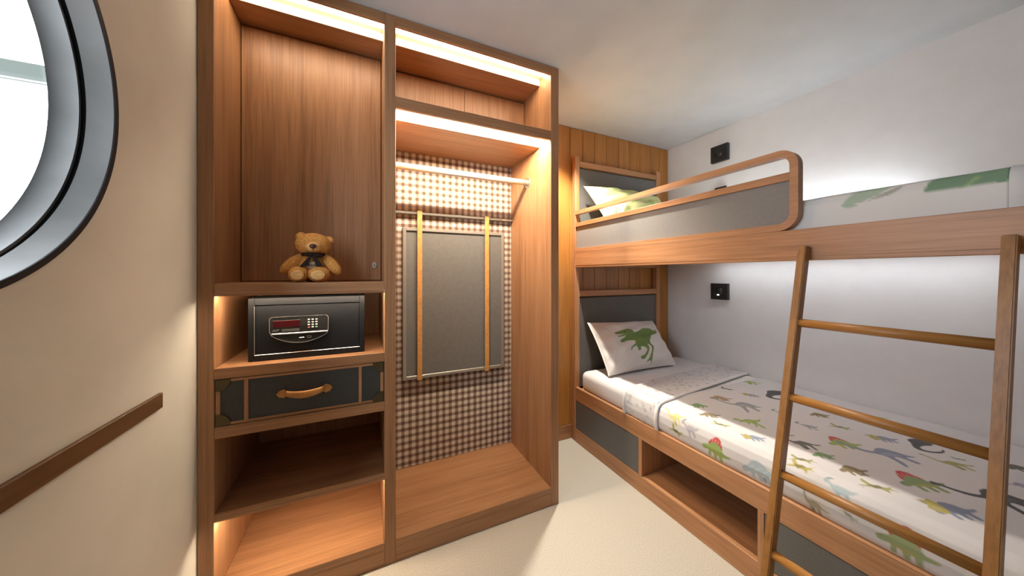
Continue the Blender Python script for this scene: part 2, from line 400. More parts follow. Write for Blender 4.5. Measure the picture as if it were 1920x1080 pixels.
# right bay
P('shelf', (dx, ex), (YW, YW + 0.017), (2.029, 2.080), oak['X'])
strip((dx + .002, ex - .002), YW + 0.0176, (2.038, 2.062), led_hang)
P('shelf', (dx, ex), (YW + 0.0172, 2.034), (2.068, 2.080), oak['X'])
so = P('soffit', (dx, ex), (YW + 0.123, 2.025), (2.029, 2.0675), oak['X'])
P('cove_board', (dx, ex), (YW + 0.120, YW + 0.1229), (2.0295, 2.0670), cove_white, so, 0)
P('cove_board', (dx, ex), (YW + 0.0175, YW + 0.1199), (2.0650, 2.0678), cove_white, so, 0)
sx_ = on_y(871, 180, 1.821)[0]
for x0, x1 in ((dx + .002, sx_ - .001), (sx_ + .001, ex - .002)):
    P('niche_door', (x0, x1), (1.821, 1.839), (2.0825, 2.383))
P('seat_board', (dx, ex), (YW, 2.034), (0.070, 0.103), oak['X'])
P('plinth', (dx, ex), (YW + .001, YW + 0.03), (0.0, 0.0695), oak['X'])
rod_metal = mat('pale_satin_metal', (0.78, 0.74, 0.67), 0.34, 0.35)
hr = rod('hanging_rod', (dx + .003, 1.779, 1.862), (ex - .003, 1.779, 1.862), 0.0175, rod_metal, wd, 32)
tag(hr, 'round satin chrome hanging rod')
for x, s in ((ex, -1), (dx, 1)):
    f = lathe('rod_flange', [(0.0176, x + s * 0.004), (0.032, x + s * 0.003), (0.033, x), (0.0176, x)], chrome, hr, 32, 'X', (0, 1.779, 1.862))
    rod('rod_socket', (x + s * .003, 1.779, 1.862), (x + s * .022, 1.779, 1.862), 0.0215, chrome, hr, 28)
# trunk-style drawer
dr = P('drawer', (bx + .003, cx - .003), (1.506, 1.900), (0.7285, 0.8985), trunk_leather)
tag(dr, 'charcoal leather trunk drawer front')
x0, x1, z0, z1 = bx + .003, cx - .003, 0.7285, 0.8985
for n, xx, zz in (('edge_strip', (x0 + .03, x1 - .03), (z1 - .010, z1)), ('edge_strip', (x0 + .03, x1 - .03), (z0, z0 + .010)),
                  ('edge_strip', (x0, x0 + .013), (z0 + .03, z1 - .03)), ('edge_strip', (x1 - .013, x1), (z0 + .03, z1 - .03))):
    box(n, xx, (1.5025, 1.5065), zz, oak['X'] if xx[1] - xx[0] > .1 else oak['Z'], dr, .0008)
for u0, u1 in ((457.5, 465.5), (672.5, 678.5)):
    box('wooden_band', (on_y(u0, 740, 1.503)[0], on_y(u1, 740, 1.503)[0]), (1.5022, 1.5064), (z0 + .009, z1 - .009), oak['Z'], dr, .0008)
for (xc, sx1) in ((x0, 1), (x1, -1)):
    for (zc, sz1) in ((z0, 1), (z1, -1)):
        pts = [(xc, 1.5064, zc)] + [(xc + sx1 * .044 * math.cos(a), 1.5064, zc + sz1 * .044 * math.sin(a)) for a in np.linspace(0, math.pi / 2, 12)]
        cb = prism('corner_bracket', pts, (0, -.0056, 0), brass, dr, .0006)
        for q in (.25, .75):
            a = math.pi / 2 * q; blob('rivet', (xc + sx1 * .036 * math.cos(a), 1.5006, zc + sz1 * .036 * math.sin(a)), (.0022, .0012, .0022), brass, cb, seg=10, rings=6)
# leather handle: two pointed end pads, two studs each and a bowed grip
hx0, hx1, hz = on_y(517.5, 744, 1.5)[0], on_y(623.7, 730, 1.5)[0], 0.8175
hd = None
hxm = (hx0 + hx1) / 2; g = []
n = 24; V, Fc = [], []
for i in range(n + 1):
    t = i / n; x = hx0 + .032 + (hx1 - hx0 - .064) * t; k = math.sin(math.pi * t)
    y = 1.498 - 0.020 * k ** 0.7; zc = hz - 0.006 * k; hh = 0.0115 + 0.003 * k
    for q in range(10):
        a = 2 * math.pi * q / 10; V.append((x, y + .0042 * math.cos(a), zc + hh * math.sin(a)))
for i in range(n):
    for q in range(10): Fc.append((10 * i + q, 10 * i + (q + 1) % 10, 10 * i + 10 + (q + 1) % 10, 10 * i + 10 + q))
Fc += [tuple(range(10)), tuple(range(10 * n + 9, 10 * n - 1, -1))]
hd = mesh('handle', V, Fc, tan_leather, dr, True); tag(hd, 'bowed tan leather handle')
for xe, s in ((hx0, 1), (hx1, -1)):
    pts = [(xe, 1.5055, hz), (xe + s * .010, 1.5055, hz + .013), (xe + s * .026, 1.5055, hz + .0175), (xe + s * .036, 1.5055, hz + .013),
           (xe + s * .036, 1.5055, hz - .013), (xe + s * .026, 1.5055, hz - .0175), (xe + s * .010, 1.5055, hz - .013)]
    prism('end_pad', pts, (0, -.006, 0), tan_leather, hd, .001)
    for dz in (-.0165, .0165):
        blob('stud', (xe + s * .032, 1.499, hz + dz), (.0036, .004, .0036), panel_black, hd, seg=12, rings=8)

# ------------------------------------------------------------------ folded rack hung on the checked back
lr = thing('luggage_rack', (0.535, 2.0, 0.640), 'folded grey framed rack hung by two tan straps on checked cloth', 'luggage rack')
px0, px1, pz0, pz1, py0, py1 = 0.207, 0.866, 0.648, 1.566, 1.988, 2.0255
box('board', (px0 + .018, px1 - .018), (1.998, 2.010), (pz0 + .018, pz1 - .018), board_grey, lr)
for nm, x, z in (('frame_bar', (px0, px0 + .020), (pz0, pz1)), ('frame_bar', (px1 - .020, px1), (pz0, pz1)),
                 ('frame_bar', (px0 + .020, px1 - .020), (pz1 - .020, pz1)), ('frame_bar', (px0 + .020, px1 - .020), (pz0, pz0 + .020))):
    box(nm, x, (py0, py1), z, frame_grey, lr, .002)
box('hanging_bar', (dx + .001, ex - .001), (1.994, 2.0255), (1.649, 1.664), frame_grey, lr, .002)
for xb in (0.200, 0.870):
    box('bar_clip', (xb - .016, xb + .016), (1.990, 1.994), (1.650, 1.660), chrome, lr, .001)
for xs in (0.304, 0.739):
    s_ = box('strap', (xs - .0145, xs + .0145), (1.980, 1.9865), (0.640, 1.668), tan_strap, lr, .0012)
    box('strap_loop', (xs - .0145, xs + .0145), (1.9866, 2.0255), (1.665, 1.6705), tan_strap, s_, .001)
    box('strap_loop', (xs - .0145, xs + .0145), (1.9866, 2.0255), (0.6380, 0.6470), tan_strap, s_, .001)

# ------------------------------------------------------------------ safe
sf = thing('safe', (-0.206, 1.70, 0.941), 'black electronic hotel safe with keypad in the lit wardrobe niche', 'safe')
sx0, sx1, sy, sz0, sz1 = -0.412, 0.0, 1.552, 0.9413, 1.1895
bx_ = 0.020
box('body', (sx0, sx1), (sy + 0.012, 1.86), (sz0, sz1), safe_black, sf, .003, 2)
for x, z in (((sx0, sx0 + bx_), (sz0, sz1)), ((sx1 - bx_, sx1), (sz0, sz1)), ((sx0 + bx_, sx1 - bx_), (sz1 - .028, sz1)), ((sx0 + bx_, sx1 - bx_), (sz0, sz0 + .024))):
    box('front_frame', x, (sy, sy + 0.0125), z, safe_black, sf, .002)
sd = box('door', (sx0 + bx_ + .002, sx1 - bx_ - .002), (sy + .0035, sy + .0115), (sz0 + .0265, sz1 - .0305), safe_black, sf, .001)
box('door_lip', (sx0 + bx_, sx1 - bx_), (sy - .0005, sy + .0045), (sz0 + .0225, sz0 + .0255), silver, sd, .0008)
box('door_lip', (sx0 + bx_ - .001, sx0 + bx_ + .0008), (sy - .0005, sy + .0030), (sz0 + .026, sz1 - .030), steel, sd, .0004)
def yfix(u, v): p = on_y(u, v, sy); return (p[0], p[2])
kx0, kx1 = yfix(505, 600)[0], yfix(616.5, 600)[0]
kz1, kzb, kz0 = 1.1135, 1.0405, 1.0030
kp = []
def arc(cx, cz, r, a0, a1, n=8): return [(cx + r * math.cos(a), cz + r * math.sin(a)) for a in np.linspace(a0, a1, n)]
kp += arc(kx0 + .012, kz1 - .012, .012, math.pi, math.pi / 2) + arc(kx1 - .012, kz1 - .012, .012, math.pi / 2, 0)
kp += [(kx1 - .0005, 1.055), (kx1 - .004, 1.038)] + [(kx1 - .004 + (kx0 + .008 - kx1 + .004) * t, 1.038 - .034 * math.sin(math.pi * t) ** .8) for t in np.linspace(.06, .94, 14)] + [(kx0 + .008, 1.038), (kx0 + .0005, 1.055)]
kb = prism('keypad_panel', [(x, sy + .0036, z) for x, z in kp], (0, -.009, 0), panel_black, sd, .0012)
ky = sy - .0056
# silver rim round the panel and a bar across it
rim = [(x, ky, z) for x, z in kp]; V, Fc = [], []; ctr = Vector((sum(p[0] for p in rim) / len(rim), ky, sum(p[2] for p in rim) / len(rim)))
for p in rim:
    p = Vector(p); d = (ctr - p).normalized()
    V += [(p + Vector((0, .004, 0)))[:], (p - Vector((0, .0010, 0)))[:], (p + d * .0026 - Vector((0, .0010, 0)))[:], (p + d * .0026 + Vector((0, .004, 0)))[:]]
nr = len(rim)
for i in range(nr):
    j = (i + 1) % nr
    for k in range(4): Fc.append((4 * i + k, 4 * i + (k + 1) % 4, 4 * j + (k + 1) % 4, 4 * j + k))
mesh('rim', V, Fc, silver, kb)
box('silver_bar', (kx0 + .009, kx1 - .003), (ky - .003, ky + .001), (1.0425, 1.0475), silver, kb, .001)
box('display', (kx0 + .012, kx0 + .104), (ky - .0008, ky + .001), (1.071, 1.0985), red_disp, kb, .0006)
text('logo', 'ASP', (kx0 + .020, ky - .0007, 1.0585), .0135, silver, kb, shear=.35)
box('caption_line', (kx0 + .042, kx0 + .102), (ky - .0005, ky + .001), (1.0600, 1.0625), frame_grey, kb, 0)
box('caption_line', (kx0 + .042, kx0 + .102), (ky - .0005, ky + .001), (1.0545, 1.0570), frame_grey, kb, 0)
for r_ in range(4):
    for c_ in range(3):
        m_ = key_red if (r_, c_) == (3, 0) else key_green if (r_, c_) == (3, 2) else key_white
        box('key', (kx0 + .1345 + c_ * .0135 - .0040, kx0 + .1345 + c_ * .0135 + .0040), (ky - .0022, ky + .001), (1.0975 - r_ * .0105 - .0027, 1.0975 - r_ * .0105 + .0027), m_, kb, .0012)
box('key_slot', (kx0 + .100, kx0 + .118), (ky - .0008, ky + .001), (1.0235, 1.0260), silver, kb, .0004)
for x, z in (((.128, .144), (1.0222, 1.0236)), ((.128, .144), (1.0296, 1.0310)), ((.128, .1294), (1.0222, 1.0310)), ((.1426, .144), (1.0222, 1.0310))):
    box('port_frame', (kx0 + x[0], kx0 + x[1]), (ky - .0008, ky + .001), z, silver, kb, 0)

# ------------------------------------------------------------------ teddy bear on the shelf below the door
ZS = 1.2512
tb = thing('teddy_bear', (-0.205, 1.60, ZS), 'small tan plush teddy bear with black ribbon bow sitting on the shelf', 'teddy bear')
def bp_(u, v, y): return on_y(u, v, y)
tor = blob('torso', (*bp_(585, 500, 1.605)[:2], ZS + .062), (.060, .048, .062), fur, tb, bumpy=.02)
hc = bp_(588, 458.5, 1.598); head = blob('head', hc, (.068, .056, .049), fur, tb, bumpy=.02)
for u, v in ((564.5, 444.5), (616.5, 452.0)):
    e_ = bp_(u, v, 1.604); ear = blob('ear', e_, (.0205, .012, .0205), fur, head, bumpy=.03)
    blob('inner_ear', e_ - np.array([0, .008, .001]), (.013, .006, .013), fur_l, ear)
mz = bp_(588, 464, 1.552); muz = blob('muzzle', mz + np.array([0, .004, .002]), (.027, .034, .022), fur_l, head, bumpy=.03)
blob('nose', bp_(586.7, 461.5, 1.5215), (.0125, .008, .0105), nose_m, head)
rod('mouth_seam', bp_(586.9, 465.5, 1.5225), bp_(587.2, 471.0, 1.5275), .0012, nose_m, head, 8)
for (u0, v0), (u1, v1) in (((566, 484), (536.5, 504)), ((609, 485), (630.5, 506))):
    a, b = Vector(bp_(u0, v0, 1.600)), Vector(bp_(u1, v1, 1.578)); d = b - a
    q = Vector((0, 0, 1)).rotation_difference(d).to_matrix()
    blob('arm', (a + b) / 2, (.0265, .0265, d.length / 2 + .024), fur, tb, rot=q, bumpy=.03)
for u, v, rx in ((559.6, 516.3, .037), (597.5, 516.3, .042)):
    p = bp_(u, v, 1.548); leg = blob('leg', (p[0], 1.558, ZS + .0335), (rx, .042, .0335), fur, tb, bumpy=.03)
    blob('paw_pad', (p[0], 1.5185, ZS + .030), (rx * .62, .005, .020), fur_l, leg)
# ribbon: neck band, knot, two loops and two tails
rb = lathe('ribbon', [(.040, -.005), (.045, -.005), (.045, .006), (.040, .006)], ribbon_m, tb, 32, 'Z', (hc[0], 1.597, ZS + .117))
kn = bp_(583.5, 477.5, 1.5480); blob('knot', kn, (.010, .008, .009), ribbon_m, rb, seg=16, rings=10)
for s, (u1, v1) in ((-1, (571, 476)), (1, (605, 480.5))):
    b = bp_(u1, v1, 1.548); a_ = Vector(kn); d = Vector(b) - a_
    q = Vector((1, 0, 0)).rotation_difference(d).to_matrix()
    blob('bow_loop', a_ + d * .5, (d.length * .55, .006, .0085), ribbon_m, rb, rot=q, seg=18, rings=10)
for pts in ([(581, 479), (585, 481), (577, 497), (570, 501), (561, 500)], [(585, 481), (589, 479), (601, 492), (606, 500), (594, 500), (590, 492)]):
    V = [bp_(u, v, 1.5445 - .006 * (v - 479) / 20) for u, v in pts]
    prism('ribbon_tail', [tuple(v) for v in V], (0, .003, 0), ribbon_m, rb)
pc = bp_(585.5, 497.0, 1.5475); pa = blob('chest_patch', (pc[0], 1.5545, pc[2]), (.028, .007, .016), patch_m, tb, seg=20, rings=12)
for k, dx_ in enumerate((-.016, -.010, -.004, .002, .008, .014)):
    box('stitch', (pc[0] + dx_, pc[0] + dx_ + .003), (1.5462, 1.5482), (pc[2] - .005 + .001 * (k % 2), pc[2] + .004), nose_m, pa, 0)

# ------------------------------------------------------------------ bunk bed
XB = 1.468; YH = 2.003; YE = 0.040
bed = thing('bunk_bed', (2.0, 1.0, 0), 'oak bunk bed with grey headboards, guard rail and storage base', 'bunk bed')
B = lambda n, x, y, z, m=None, par=None, bev=0.002: box(n, x, y, z, m or bed_oak['Y'], par or bed, bev)
for xa, xb in ((XB, 1.511), (2.344, 2.390)):
    B('post', (xa, xb), (YH, 2.048), (0, 2.195), bed_oak['Z'], bev=.003)
    B('foot_post', (xa, xb), (YE - .045, YE), (0, 1.46), bed_oak['Z'], bev=.003)
for za, zb in ((2.119, 2.160), (1.110, 1.156)):
    B('headboard_rail', (1.511, 2.344), (YH + .002, 2.040), (za, zb), bed_oak['X'])
B('headboard_panel', (1.512, 2.343), (2.016, 2.038), (1.43, 2.112), grey_cloth, bev=.006)
B('headboard_panel', (1.512, 2.343), (2.016, 2.038), (0.405, 1.102), grey_cloth, bev=.006)
# upper deck
ZU0, ZU1 = 1.336, 1.453
ur = B('side_rail', (XB, 1.500), (YE, YH), (ZU0 + .0130, ZU1)); B('rail_lip', (XB + .0015, 1.500), (YE, YH), (ZU0, ZU0 + .0155), par=ur)
B('wall_rail', (2.450, 2.478), (YE, YH), (1.385, 1.610))
B('deck', (1.5005, 2.5145), (YE, YH), (1.385, 1.400))
B('head_rail', (1.512, 2.343), (YH + .001, 2.015), (1.34, 1.428), bed_oak['X'])
B('led_tape', (2.395, 2.417), (0.30, 1.56), (1.3785, 1.3845), led_cool, bev=0)
B('led_tape', (2.454, 2.474), (0.62, 1.58), (1.6105, 1.6145), led_wash, bev=0)
# guard rail: bar loop with rounded end, middle bar, grey panel
XG0, XG1 = XB, 1.503; xg = (XG0 + XG1) / 2; hb = .0135; zt, zb, ye = 1.7535, 1.4665, 0.6355; R_ = .052
path = [(xg, YH, zt)] + [(xg, ye + R_ + R_ * math.cos(a), zt - R_ + R_ * math.sin(a)) for a in np.linspace(math.pi / 2, math.pi, 12)]
path += [(xg, ye + R_ + R_ * math.cos(a), zb + R_ + R_ * math.sin(a)) for a in np.linspace(math.pi, 3 * math.pi / 2, 12)] + [(xg, YH, zb)]
gd = sweep('guard_loop', path, (hb, .0175), (1, 0, 0), bed_oak['Y'], bed); tag(gd, 'oak guard bar loop with rounded end')
B('guard_middle_bar', (XG0 + .002, XG1 - .002), (ye + hb, YH), (1.645, 1.676))
gp_pts = [(1.480, YH - .001, 1.6445), (1.480, YH - .001, zb + hb)] + [(1.480, ye + R_ + (R_ - hb) * math.cos(a), zb + R_ + (R_ - hb) * math.sin(a)) for a in np.linspace(3 * math.pi / 2, math.pi, 10)] + [(1.480, ye + hb, 1.6445)]
prism('guard_panel', gp_pts, (.012, 0, 0), guard_cloth, bed)
# storage base
B('side_rail', (XB, 1.492), (YE, YH), (0.316, 0.418)); B('base_rail', (XB, 1.492), (YE, YH), (0.0, 0.101))
for ya, yb in ((1.9705 + .028, YH), (1.359, 1.384), (0.734, 0.757)):
    B('stile', (XB, 1.492), (ya, yb), (0.1015, 0.3155), bed_oak['Z'], bev=.001)
for ya, yb in ((1.386, 1.997), (0.085, 0.732)):
    B('drawer_front', (XB + .001, 1.490), (ya, yb), (0.1035, 0.3135), grey_lam, bev=.001)
B('base_floor', (1.4925, 2.545), (YE, YH), (0.086, 0.101), bed_oak['Y'])
B('divider', (1.4925, 2.545), (1.362, 1.381), (0.1015, 0.379), bed_oak['Z']); B('divider', (1.4925, 2.545), (0.737, 0.754), (0.1015, 0.379), bed_oak['Z'])
B('back_panel', (2.530, 2.545), (0.7545, 1.3615), (0.1015, 0.379), bed_oak['Y'])
B('deck', (1.4925, 2.545), (YE, YH), (0.380, 0.398))

# ------------------------------------------------------------------ ladder leaning on the upper rail
ld = thing('ladder', (1.15, 0.39, 0), 'wooden bunk ladder with round rungs leaning on the upper rail', 'ladder')
def lx(z): return 1.4285 + 0.22 * (z - 1.386)
def rail_(ya, yb, zt):
    pts = []
    for z in (0.0, zt):
        pts.append([(lx(z), ya, z), (lx(z) + .0365, ya, z), (lx(z) + .0365, yb, z), (lx(z), yb, z)])
    bm = bmesh.new(); a = [bm.verts.new(p) for p in pts[0]]; b = [bm.verts.new(p) for p in pts[1]]
    bm.faces.new(a); bm.faces.new(b)
    for i in range(4): bm.faces.new((a[i], a[(i + 1) % 4], b[(i + 1) % 4], b[i]))
    bmesh.ops.bevel(bm, geom=list(bm.edges), offset=.0025, segments=2, affect='EDGES')
    return from_bm('ladder_rail', bm, lad['Z'], ld)
rail_(0.583, 0.6065, 1.3865); rail_(0.178, 0.2005, 1.3825)
for z in (1.1145, 0.862, 0.611, 0.363, 0.112):
    rod('rung', (lx(z) + .018, 0.196, z), (lx(z) + .018, 0.588, z), .0145, lad['Y'], ld, 24)

# ------------------------------------------------------------------ printed bedding
def smooth_poly(P, n=4):
    P = np.asarray(P, float); N = len(P); out = []
    for i in range(N):
        a, b, c, d = P[i - 1], P[i], P[(i + 1) % N], P[(i + 2) % N]
        for k in range(n):
            t = k / n; out.append(.5 * ((2 * b) + (c - a) * t + (2 * a - 5 * b + 4 * c - d) * t * t + (3 * b - a - 3 * c + d) * t ** 3))
    return np.array(out)
class Canvas:
    def __init__(s, w_, h_, res, base, ss=2):
        s.res, s.ss = res, ss; s.nx, s.ny = int(round(w_ / res)) + 1, int(round(h_ / res)) + 1
        s.q = res / ss; s.img = np.empty((s.ny * ss, s.nx * ss, 3)); s.img[:] = base
    def poly(s, P, col, a=1.0, mask=None):
        P = np.asarray(P, float); lo = np.floor(P.min(0) / s.q).astype(int) - 1; hi = np.ceil(P.max(0) / s.q).astype(int) + 2
        x0, y0 = max(lo[0], 0), max(lo[1], 0); x1, y1 = min(hi[0], s.img.shape[1]), min(hi[1], s.img.shape[0])
        if x1 <= x0 or y1 <= y0: return
        X, Y = np.meshgrid((np.arange(x0, x1) + .5) * s.q - s.res / 2, (np.arange(y0, y1) + .5) * s.q - s.res / 2)
        ins = np.zeros(X.shape, bool)
        for (ax_, ay_), (bx2, by2) in zip(P, np.roll(P, -1, 0)):
            if ay_ == by2: continue
            k = ((ay_ > Y) != (by2 > Y)) & (X < (bx2 - ax_) * (Y - ay_) / (by2 - ay_) + ax_); ins ^= k
        blk = s.img[y0:y1, x0:x1]; blk[ins] = blk[ins] * (1 - a) + np.array(col) * a
    def colors(s):
        k = s.ss; return s.img.reshape(s.ny, k, s.nx, k, 3).mean((1, 3))
SH = dict(
 trex=[(0,.64),(.04,.72),(.14,.76),(.22,.71),(.30,.62),(.42,.70),(.55,.74),(.70,.72),(.86,.70),(.99,.80),(1,.70),(.90,.58),(.78,.54),(.77,.42),(.82,.25),(.87,.04),(.76,.07),(.72,.22),(.68,.36),(.66,.22),(.60,.12),(.52,.14),(.60,.24),(.58,.38),(.48,.42),(.44,.30),(.38,.28),(.40,.42),(.30,.48),(.18,.44),(.12,.48),(.20,.54),(.04,.58)],
 anky=[(0,.28),(.08,.38),(.2,.44),(.35,.60),(.5,.64),(.65,.56),(.8,.42),(1,.44),(.98,.36),(.82,.30),(.76,.26),(.78,.05),(.68,.05),(.64,.22),(.58,.22),(.58,.05),(.48,.05),(.44,.22),(.36,.22),(.36,.05),(.26,.05),(.25,.24),(.12,.20),(.04,.20)],
 ples=[(0,.80),(.02,.88),(.08,.88),(.16,.76),(.28,.64),(.42,.60),(.52,.70),(.66,.76),(.80,.68),(.90,.55),(1,.50),(.90,.47),(.80,.44),(.86,.28),(.78,.24),(.70,.42),(.60,.42),(.58,.20),(.50,.10),(.50,.40),(.40,.50),(.24,.56),(.12,.70),(.06,.80)],
 brac=[(0,.92),(.05,.99),(.12,.96),(.18,.78),(.24,.56),(.36,.56),(.5,.60),(.62,.54),(.78,.42),(1,.40),(.84,.32),(.68,.34),(.68,.05),(.59,.05),(.57,.28),(.42,.28),(.41,.05),(.31,.05),(.30,.30),(.20,.38),(.13,.60),(.08,.86)],
 pter=[(0,.56),(.18,.58),(.32,.60),(.30,.80),(.42,.92),(.46,.64),(.58,.54),(.78,.50),(1,.56),(.86,.44),(.98,.28),(.76,.38),(.66,.20),(.60,.36),(.46,.44),(.30,.50),(.15,.52)],
 hadr=[(0,.80),(.05,.90),(.2,1),(.34,.98),(.2,.88),(.18,.78),(.3,.66),(.45,.66),(.62,.6),(.8,.5),(1,.52),(.84,.38),(.7,.34),(.72,.05),(.6,.05),(.56,.3),(.44,.3),(.42,.05),(.32,.05),(.32,.36),(.22,.5),(.14,.7),(.04,.72)])
SH = {k: smooth_poly(v, 3) for k, v in SH.items()}
G1, G2, OL = (0.30, 0.42, 0.13), (0.21, 0.34, 0.17), (0.34, 0.34, 0.14)
BR, GY, BL, DK, YE_, RD, LB = (0.24, 0.19, 0.11), (0.30, 0.32, 0.35), (0.24, 0.28, 0.38), (0.085, 0.09, 0.095), (0.42, 0.37, 0.11), (0.48, 0.08, 0.08), (0.40, 0.49, 0.53)
def dino(cv, kind, cx_, cy_, L, ang, col, flip=False, ky=1.0):
    """print one animal: centre (canvas metres), length, heading of head->tail"""
    ca, sa = math.cos(ang), math.sin(ang)
    def tr(P):
        P = np.asarray(P, float).copy(); P[:, 0] -= .5; P[:, 1] = (P[:, 1] - .42) * ky
        if flip: P[:, 0] *= -1
        return np.c_[cx_ + L * (P[:, 0] * ca - P[:, 1] * sa), cy_ + L * (P[:, 0] * sa + P[:, 1] * ca)]
    el = lambda x, y, r, r2=None: np.c_[x + r * np.cos(np.linspace(0, 6.28, 14)), y + (r2 or r) * np.sin(np.linspace(0, 6.28, 14))]
    d = tuple(c * .55 for c in col); lt = tuple(min(1, c * 1.35 + .03) for c in col)
    if kind == 'spin':
        sail = smooth_poly([(.22, .44), (.26, .66), (.40, .84), (.58, .80), (.70, .56), (.66, .40)], 3); cv.poly(tr(sail), RD)
        for k in range(4): cv.poly(tr([(.30 + .1 * k, .5), (.32 + .1 * k, .5), (.33 + .1 * k, .74), (.31 + .1 * k, .74)]), (.72, .35, .33))
        cv.poly(tr(SH['anky']), col); cv.poly(tr(el(.05, .30, .05, .04)), col)
        cv.poly(tr(smooth_poly([(.2, .25), (.5, .22), (.75, .27), (.5, .33)], 3)), YE_, .6)
    elif kind == 'trik':
        cv.poly(tr(SH['anky']), col)
        cv.poly(tr(smooth_poly([(.30, .25), (.34, .5), (.26, .74), (.14, .66), (.02, .70), (.04, .5), (-.04, .4), (.10, .24)], 3)), YE_)
        cv.poly(tr(el(.14, .40, .10, .08)), (.42, .36, .18))
        for y in (.52, .6): cv.poly(tr([(.06, y), (-.10, y + .12), (.09, y + .05)]), (.25, .2, .12))
    elif kind == 'curl':
        cv.poly(tr(smooth_poly([(.30, .62), (.40, .86), (.62, .98), (.90, .96), (1.02, .80), (.96, .56), (.78, .46), (.58, .44), (.40, .36), (.28, .24), (.30, .10), (.52, .04), (.78, .10), (.96, .26), (.86, .06), (.62, -.06), (.34, -.06), (.14, .04), (.08, .22), (.16, .40)], 3)), col)
    else:
        cv.poly(tr(SH[kind]), col)
        if kind == 'anky':
            for k in range(7): cv.poly(tr(el(.26 + .08 * k, .40 + .05 * math.sin(k * 2.1), .022)), lt)
            cv.poly(tr([(.58, .2), (.64, .2), (.66, .05), (.60, .05)]), d)
        if kind == 'ples': cv.poly(tr(smooth_poly([(.45, .5), (.6, .46), (.8, .5), (.62, .6)], 3)), lt, .5)
        if kind == 'brac': cv.poly(tr([(.41, .28), (.47, .28), (.47, .05), (.41, .05)]), d)
        if kind == 'pter': cv.poly(tr([(.34, .60), (.62, .60), (.72, .48), (.42, .42)]), d)
        if kind == 'hadr': cv.poly(tr([(.05, .9), (.2, 1), (.34, .98), (.2, .9)]), d)
        if kind == 'trex': cv.poly(tr(smooth_poly([(.3, .5), (.5, .5), (.72, .56), (.5, .62)], 3)), lt, .4)
    cv.poly(tr(el(.07 if kind != 'trik' else .10, .80 if kind in ('ples', 'hadr') else .66 if kind == 'trex' else .93 if kind == 'brac' else .32 if kind in ('anky', 'spin') else .45, .012)), (.03, .03, .03))
def resample(P, step):
    P = np.asarray(P, float); d = np.r_[0, np.cumsum(np.hypot(*np.diff(P, axis=0).T))]; n_ = int(round(d[-1] / step))
    t = np.linspace(0, d[-1], n_ + 1); return np.c_[np.interp(t, d, P[:, 0]), np.interp(t, d, P[:, 1])], t
def cloth_sheet(name, prof, y0, y1, res, parent, cols, shear=0.0, wave=0.003, m=printed_cotton, seed=1, thick=0.0):
    """sheet of the cross-section prof (X,Z) running along Y; cols[iy,ix] = print colour"""
    ny, nx = cols.shape[:2]; ys = np.linspace(y0, y1, ny); X = prof[:, 0]; Z = prof[:, 1]
    r_ = np.random.default_rng(seed); ph = r_.random(12) * 6.28
    V = np.empty((ny, nx, 3)); tx = np.arange(nx) * res
    tg = np.gradient(prof, axis=0); nn = np.c_[-tg[:, 1], tg[:, 0]]; nn /= np.maximum(1e-9, np.hypot(*nn.T))[:, None]
    for i, y in enumerate(ys):
        k = wave * (np.sin(7 * y + 9 * tx + ph[0]) + .7 * np.sin(13 * y - 6 * tx + ph[1]) + .5 * np.sin(23 * tx + 5 * y + ph[2]) + .35 * np.sin(31 * y + 17 * tx + ph[3])) * .5
        V[i, :, 0] = X + nn[:, 0] * k; V[i, :, 2] = Z + nn[:, 1] * k; V[i, :, 1] = y + shear * (X - 1.5)
    idx = np.arange(ny * nx).reshape(ny, nx)
    Fc = np.stack([idx[:-1, :-1], idx[:-1, 1:], idx[1:, 1:], idx[1:, :-1]], -1).reshape(-1, 4)
    Vf = V.reshape(-1, 3); N = ny * nx; C4 = np.c_[cols.reshape(-1, 3), np.ones(N)]
    ring = np.r_[idx[0, :], idx[1:, -1], idx[-1, -2::-1], idx[-2:0:-1, 0]]; ring2 = np.roll(ring, -1)
    if thick:                    # a lining under the sheet, joined at the rim
        inn = V - np.stack([nn[:, 0], 0 * X, nn[:, 1]], -1)[None] * thick
        Vf = np.r_[Vf, inn.reshape(-1, 3)]; C4 = np.r_[C4, C4]
        Fc = np.r_[Fc, Fc[:, ::-1] + N, np.stack([ring2, ring, ring + N, ring2 + N], -1)]
    else:                        # a solid: flat underside and ends
        Fc = np.r_[Fc, np.stack([idx[:-1, -1], idx[:-1, 0], idx[1:, 0], idx[1:, -1]], -1)]
        k = nx // 2; a_ = np.arange(k)
        for row in (idx[0], idx[-1][::-1]): Fc = np.r_[Fc, np.stack([row[a_ + 1], row[a_], row[nx - 1 - a_], row[nx - 2 - a_]], -1)[:k - 1]]
    me = bpy.data.meshes.new(name); o0 = (Vf.min(0) + Vf.max(0)) / 2
    me.vertices.add(len(Vf)); me.vertices.foreach_set('co', (Vf - o0).ravel())
    me.loops.add(Fc.size); me.loops.foreach_set('vertex_index', Fc.ravel()); me.polygons.add(len(Fc))
    me.polygons.foreach_set('loop_start', np.arange(0, Fc.size, 4)); me.polygons.foreach_set('loop_total', np.full(len(Fc), 4))
    me.update(); me.polygons.foreach_set('use_smooth', np.ones(len(Fc), bool)); me.materials.append(m)
    at = me.color_attributes.new('print', 'FLOAT_COLOR', 'POINT')
    at.data.foreach_set('color', C4.ravel())
    return link(bpy.data.objects.new(name, me), o0, parent)

def rounded_mattress(name, x, y, z, r, label):
    o = box(name, x, y, z, linen, None, r, 6, True); return tag(o, label, 'mattress')
rounded_mattress('mattress', (1.494, 2.550), (0.075, 1.975), (0.399, 0.548), 0.045, 'white sheeted mattress on the lower bunk under the dinosaur duvet')

